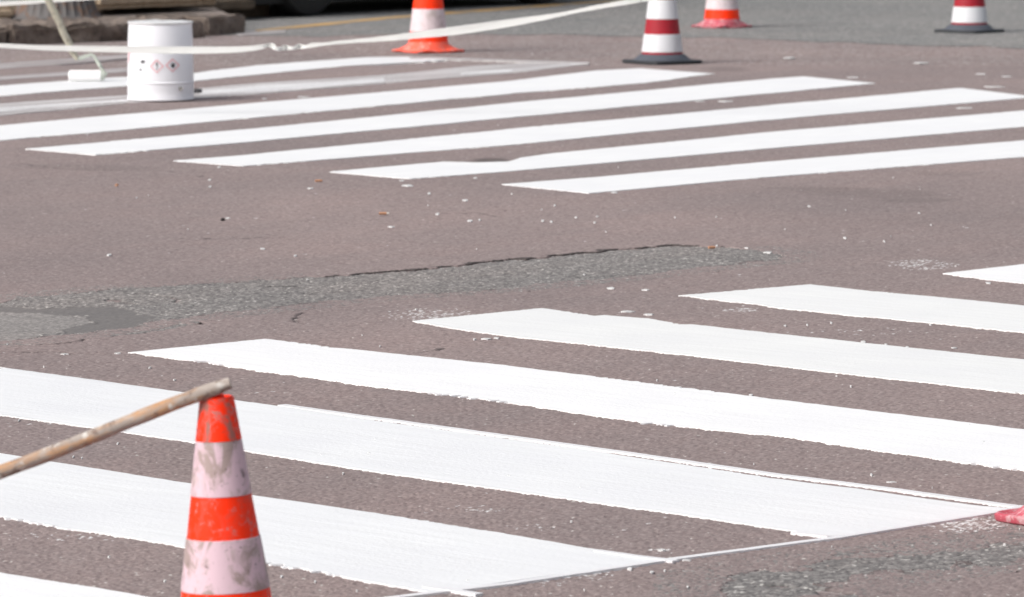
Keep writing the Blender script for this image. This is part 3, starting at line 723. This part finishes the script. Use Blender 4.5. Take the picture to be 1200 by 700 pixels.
tape('barrier_tape', [(-160, 44, 5, .016, 0), (0, 53.5, 5, .016, 0), (60, 56.5, 6.0, .016, 0), (150, 58.2, 7.5, .014, 0), (230, 59, 8.4, .012, 0), (280, 58, 6.8, .016, 0), (305, 55.5, 5.5, .012, .02),
     (314, 53.3, 4.6, -.01, .04), (320, 54.5, 7, .004, 0), (326, 57.5, 4, .016, -.02), (334, 56, 6.5, -.01, .03), (342, 56.8, 3.6, .016, 0), (350, 54.6, 6.2, -.008, .03), (358, 55, 4, .014, 0), (366, 53.2, 5.4, .01, .0), (380, 51.8, 3.6, .018, 0), (400, 49.6, 3.8, .018, 0),
     (450, 45.5, 6, .015, 0), (500, 40, 8.5, .012, 0), (540, 35.3, 10, .008, 0), (600, 26.7, 8.8, .012, 0), (650, 18.5, 5, .018, 0), (670, 14.5, 4, .018, 0), (700, 8.5, 5, .015, 0), (750, 0, 6, .013, 0), (800, -9, 6, .013, 0)], 22.6,
     'long sagging white tape that crosses in front of the drum and the orange cone')
tape('barrier_tape', [(-120, 11, 5.5, .012, 0), (0, 4.6, 5.2, .012, 0), (55, 1.2, 4.6, .012, 0), (120, -3.4, 4.6, .012, 0), (200, -10, 5, .012, 0)], 27.2, 'short piece of white tape in the top left corner behind the roller handle', ends=(2.5, 1.5))

# ---------------------------------------------------------------- stone kerb, lamp post and stones at the top left
def stone_block(name, p0, p1, depth, z0, z1, mat, rz_noise=.008, rnd=.02, round_ends=False, seed=1):
    """block from p0 to p1 along its front foot, going back by depth"""
    v = (p1-p0); v.z = 0; L = v.length; t = v/L; n = Vector((-t.y, t.x, 0))
    if n.y < 0: n = -n
    bm = bmesh.new(); bmesh.ops.create_cube(bm, size=1)
    for q in bm.verts: q.co = Vector((q.co.x*L, q.co.y*depth, q.co.z*(z1-z0)))
    bmesh.ops.bevel(bm, geom=[e for e in bm.edges], offset=rnd, segments=3, affect='EDGES')
    res = .024
    for ax, ln in ((0, L), (1, depth), (2, z1-z0)):
        nn = int(ln/res); 
        for i in range(1, nn):
            pos = Vector((0, 0, 0)); pos[ax] = -ln/2+ln*i/nn; no = Vector((0, 0, 0)); no[ax] = 1
            bmesh.ops.bisect_plane(bm, geom=list(bm.verts)+list(bm.edges)+list(bm.faces), plane_co=pos, plane_no=no)
    if round_ends:
        for q in bm.verts:
            ex = abs(q.co.x)-(L/2-depth/2)
            if ex > 0:
                s = max(0, 1-(ex/(depth/2))**2)**.5; q.co.y *= max(.05, s)
    bm.verts.ensure_lookup_table(); bm.normal_update()
    nx = np.array([[q.co.x+seed*3.1+q.co.z*1.3, q.co.y+seed*1.7+q.co.z] for q in bm.verts])
    nz = fbm(nx[:, 0], nx[:, 1], .09, seed*5+3, 4)-.5
    offs = [q.normal.copy() for q in bm.verts]
    for q, nn_, d in zip(bm.verts, offs, nz): q.co += nn_*d*rz_noise*2.5
    o = autosmooth(link_bm(name, bm, mat), 45)
    mid = (p0+p1)/2+n*depth/2
    o.location = (mid.x, mid.y, (z0+z1)/2); o.rotation_euler = (0, 0, math.atan2(t.y, t.x))
    return o
def mat_stone(name, a, b, spots, bs=.8):
    m = N(name, .9)
    c = m.mix(m.ramp(m.noise(6, 6, None, .65), [(.35, 0), (.65, 1)]), a, b)
    c = m.mix(m.ramp(m.noise(28, 5, None, .7), [(.52, 0), (.66, .8)]), c, spots)
    m.col(c); m.bump(m.noise(35, 6, None, .7), bs, .015); return m.m
m_kerb = mat_stone('rough dark kerb stone', (.13, .10, .08), (.22, .18, .155), (.045, .036, .03), 1.0)
m_tan = mat_stone('tan limestone', (.40, .31, .22), (.50, .40, .29), (.28, .2, .14), .4)
m_dark = mat_stone('dark brown stone', (.085, .062, .042), (.13, .1, .07), (.04, .03, .022))
m_soil = mat_stone('grimy paving', (.20, .165, .145), (.27, .23, .205), (.12, .10, .09), .4)
k1 = stone_block('kerb_stone', G(-260, 62), G(12, 52.5), .55, -.03, .100, m_kerb, .022, seed=1); tag(k1, 'rough kerb stone at the left edge, under the tape', 'kerb stone', 'kerb stones of the raised island')
k2 = stone_block('kerb_stone', G(14, 52.4), G(240, 43), .55, -.03, .102, m_kerb, .034, seed=2); tag(k2, 'long rough dark kerb stone behind the white drum', 'kerb stone', 'kerb stones of the raised island')
k3 = stone_block('kerb_stone', G(243, 41.2), G(289, 38), .55, -.03, .108, m_kerb, .009, rnd=.015, seed=3); tag(k3, 'squared end kerb stone right of the drum with a joint at its left', 'kerb stone', 'kerb stones of the raised island')
# top of the island behind the kerb
bm = bmesh.new()
pp = [G(-260, 62)+Vector((.1, .45, 0)), G(240, 43)+Vector((.1, .5, 0)), G(289, 37)+Vector((-.12, .35, 0)), G(289, 37)+Vector((-.3, 1.6, 0)), G(-260, 62)+Vector((.0, 3, 0))]
vs = [bm.verts.new((p.x, p.y, .088)) for p in pp]; lo = [bm.verts.new((p.x, p.y, -.02)) for p in pp]; bm.faces.new(vs)
for i in range(5): bm.faces.new((vs[i], lo[i], lo[(i+1) % 5], vs[(i+1) % 5]))
bmesh.ops.recalc_face_normals(bm, faces=bm.faces)
tag(link_bm('pavement', bm, m_soil, smooth=False), kind='structure')
# lamp post with fluted cast iron foot
lb = P(65, 24, 30.55)
m_iron = mat_dirty('dusty cast iron', (.12, .115, .115), (.16, .085, .05), .8, 9, rough=.7)
lamp = empty('lamp_post', (lb.x, 30.62, .10)); tag(lamp, 'grey cast iron lamp post with a flared fluted foot standing on the kerb', 'lamp post')
bm = bmesh.new(); prev = None; seg = 240; fl = 30
pf = [(0, .285), (.010, .285), (.014, .272), (.03, .262), (.06, .247), (.10, .232), (.14, .222), (.20, .205), (.30, .17), (.42, .13), (.50, .12), (.52, .135), (.56, .135), (.58, .11)]
for (z, r) in pf:
    amt = .011*(1 if .014 < z < .45 else 0)
    ring = []
    for i in range(seg):
        a = 2*math.pi*i/seg; rr = r-amt*(abs(math.sin(a*fl/2))**.6 if amt else 0)*1.0
        ring.append(bm.verts.new((rr*math.cos(a), rr*math.sin(a), z)))
    if prev:
        for i in range(seg): bm.faces.new((prev[i], prev[(i+1) % seg], ring[(i+1) % seg], ring[i]))
    prev = ring
bm.faces.new(prev); autosmooth(link_bm('fluted_foot', bm, m_iron, lamp), 40)
bm, f, l = loft([(.57, .10, 0), (.60, .085, 0), (2.0, .06, 0), (2.02, .075, 0), (2.06, .075, 0), (2.08, .055, 0), (3.6, .04, 0), (3.62, .07, 0), (3.66, .07, 0)], 40); cap(bm, l); autosmooth(link_bm('shaft', bm, m_iron, lamp))
mg = N('lantern glass', .3, (.8, .8, .75)); mg.b.inputs['Transmission Weight'].default_value = .6; mg = mg.m
bm, f, l = loft([(3.66, .10, .5), (4.0, .17, .5)], 32); cap(bm, l); cap(bm, f, True); lan = autosmooth(link_bm('lantern', bm, mg, lamp))
bm, f, l = loft([(4.0, .20, .5), (4.02, .20, .5), (4.16, .07, .3), (4.22, .02, 0), (4.28, .015, 0)], 32); cap(bm, l); cap(bm, f, True); autosmooth(link_bm('lantern_roof', bm, m_iron, lamp))
def GG(u, v, z): p = G(u, v, z); p.z = 0; return p
t1 = stone_block('coping_stone', GG(-280, 34, .095), GG(20, 23.5, .095), .35, .092, .178, m_tan, .004, rnd=.03, seed=5); tag(t1, 'tan stone with a rounded end left of the lamp post foot', 'stone block', 'tan coping stones')
t2 = stone_block('coping_stone', GG(113, 12, .128), GG(262, 5, .128), .5, .128, .23, m_tan, .005, rnd=.035, seed=6); tag(t2, 'tan stone ledge with a rounded end, right of the lamp post foot', 'stone block', 'tan coping stones')
t3 = stone_block('footing_stone', GG(122, 12.5, .10), GG(300, 5, .10)+Vector((0, 0, 0)), .9, .07, .131, m_dark, .006, rnd=.01, seed=7); tag(t3, 'dark footing under the tan ledge behind the drum, coloured for the shadow there', 'stone block')  # dark brown stands in for the shadow under the ledge
t4 = stone_block('footing_stone', G(250, 23), G(318, 18.5), .8, -.02, .30, m_dark, .008, rnd=.02, seed=8); tag(t4, 'dark brown block between the kerb end and the black car', 'stone block')  # plain dark brown block beside the kerb end

# ---------------------------------------------------------------- parked black car
w1 = G(352, 18.5); w2_ = G(352, 18.5)+Vector((math.cos(R(53)), math.sin(R(53)), 0))*2.6
ca_ = Vector((math.cos(R(53)), math.sin(R(53)), 0)); na = Vector((-ca_.y, ca_.x, 0))
car = empty('parked_car', tuple((w1+w2_)/2+na*.78), R(53)); tag(car, 'black car parked past the yellow line, only its tyres and dark underside in view', 'car')
mcar = mat_simple('black car paint', (.012, .012, .014), .25, .1); mty = mat_simple('tyre rubber', (.014, .014, .014), .8, .2, bump=.3); mgl = mat_simple('dark glass', (.02, .022, .025), .08); mrimc = mat_simple('alloy rim', (.25, .25, .26), .35, .1, metal=.8)
munder = mat_simple('black underside plastic', (.01, .01, .01), .8)
def loft_car(sections, mat, name):
    """sections: (x, [(y,z)...]) symmetrical closed rings"""
    bm = bmesh.new(); prev = None
    for x, ring in sections:
        vs = [bm.verts.new((x, y, z)) for y, z in ring]
        if prev:
            for i in range(len(vs)): bm.faces.new((prev[i], prev[(i+1) % len(vs)], vs[(i+1) % len(vs)], vs[i]))
        else: bm.faces.new(vs[::-1])
        prev = vs
    bm.faces.new(prev); bmesh.ops.recalc_face_normals(bm, faces=bm.faces)
    return autosmooth(link_bm(name, bm, mat, car), 40)
def sec(wd, zb, zs, zt):
    return [(-wd*.9, zb), (-wd*.98, zb+.10), (-wd, (zb+zs)/2), (-wd*.97, zs), (-wd*.85, zt), (0, zt+.03), (wd*.85, zt), (wd*.97, zs), (wd, (zb+zs)/2), (wd*.98, zb+.10), (wd*.9, zb)]
loft_car([(-2.1, sec(.55, .24, .5, .62)), (-2.02, sec(.74, .12, .62, .74)), (-1.7, sec(.86, .09, .78, .84)), (-.9, sec(.87, .085, .84, .94)), (0, sec(.87, .08, .86, .95)), (1.0, sec(.87, .085, .84, .92)), (1.7, sec(.85, .09, .76, .82)), (2.0, sec(.76, .12, .62, .70)), (2.1, sec(.55, .28, .5, .60))], mcar, 'body')
def cab(wd, z0, z1, tw): return [(-wd, z0), (-wd*.97, (z0+z1)/2), (-tw, z1), (0, z1+.03), (tw, z1), (wd*.97, (z0+z1)/2), (wd, z0)]
loft_car([(-1.75, cab(.72, .84, .86, .70)), (-1.2, cab(.78, .88, 1.36, .60)), (-.5, cab(.79, .90, 1.45, .62)), (.2, cab(.79, .90, 1.43, .62)), (1.0, cab(.74, .88, .92, .70))], mgl, 'windows')
loft_car([(-1.2, [(-.58, 1.375), (0, 1.41), (.58, 1.375), (0, 1.36)]), (-.5, [(-.63, 1.46), (0, 1.50), (.63, 1.46), (0, 1.44)]), (.2, [(-.63, 1.44), (0, 1.475), (.63, 1.44), (0, 1.42)])], mcar, 'roof')
bm = bmesh.new(); bmesh.ops.create_cube(bm, size=1)
for q in bm.verts: q.co = Vector((q.co.x*3.9, q.co.y*1.66, .12+q.co.z*.06))
link_bm('underbody', bm, munder, car, smooth=False)
for sx in (-1.3, 1.3):
    for sy in (-.78, .78):
        w_ = empty('wheel', (sx, sy, .315)); w_.parent = car; bm, f, l = loft([(-.10, .20, 0), (-.105, .26, 0), (-.09, .305, 0), (-.06, .315, 0), (.06, .315, 0), (.09, .305, 0), (.105, .26, 0), (.10, .20, 0)], 48); cap(bm, f, True); cap(bm, l)
        o = autosmooth(link_bm('tyre', bm, mty, w_)); o.rotation_euler = (R(90), 0, 0)
        sgn = -1 if sy < 0 else 1
        bm, f, l = loft([(.100, .205, 0), (.108, .20, 0), (.102, .18, 0), (.09, .06, 0), (.105, .03, 0)], 40); cap(bm, l); o = autosmooth(link_bm('rim', bm, mrimc, w_)); o.rotation_euler = (R(90*(1 if sgn < 0 else -1)), 0, 0)
for sy in (-.6, .6):
    bm, f, l = loft([(-.03, .09, .3), (.02, .09, .3), (.035, .07, .3)], 24); cap(bm, l); cap(bm, f, True); o = link_bm('headlight', bm, mat_simple('lamp cover', (.6, .6, .6), .1), car); o.location = (-2.06, sy*.95, .62); o.rotation_euler = (0, R(-90), 0)
    bm, f, l = loft([(-.03, .08, .3), (.02, .08, .3), (.035, .06, .3)], 24); cap(bm, l); cap(bm, f, True); o = link_bm('tail_light', bm, mat_simple('tail lamp cover', (.4, .02, .02), .2), car); o.location = (2.05, sy*.95, .62); o.rotation_euler = (0, R(90), 0)

# ---------------------------------------------------------------- litter
m_butt = mat_simple('orange filter paper', (.42, .22, .13), .8, .15, 200); m_ash = mat_simple('scorched paper', (.55, .52, .48), .9)
for (u, v, L_, a_, lab) in ((373.5, 214, .026, .2, 'orange cigarette end lying below the far stripes, left of the others'), (450, 252.5, .034, .05, 'orange cigarette end lying flat in the middle of the road'), (137, 219, .016, 1.2, 'small round orange scrap on the road at left'), (834, 292.5, .022, .4, 'reddish scrap beside the grey repair strip')):
    c = G(u, v); t = empty('cigarette_butt', c, a_); tag(t, lab, 'litter', 'litter on the road')
    d_ = Vector((L_/2, 0, 0)); zz = Vector((0, 0, .0065))
    tube('filter', [zz-d_, zz+d_*.5], .0045, m_butt, t, seg=12, jit=.06); tube('paper_end', [zz+d_*.5, zz+d_], [.0042, .0036], m_butt if L_ < .03 else m_ash, t, seg=12, jit=.1)
bm = bmesh.new(); bmesh.ops.create_icosphere(bm, subdivisions=3, radius=.0075)
for q in bm.verts: q.co = q.co*(1+.25*(random.random()-.5)); q.co.z *= .8
o = link_bm('pebble', bm, mat_simple('dark pebble', (.025, .02, .02), .8)); o.location = G(261, 259)+Vector((0, 0, .004)); tag(o, 'small dark pebble on the open asphalt at left', 'pebble')
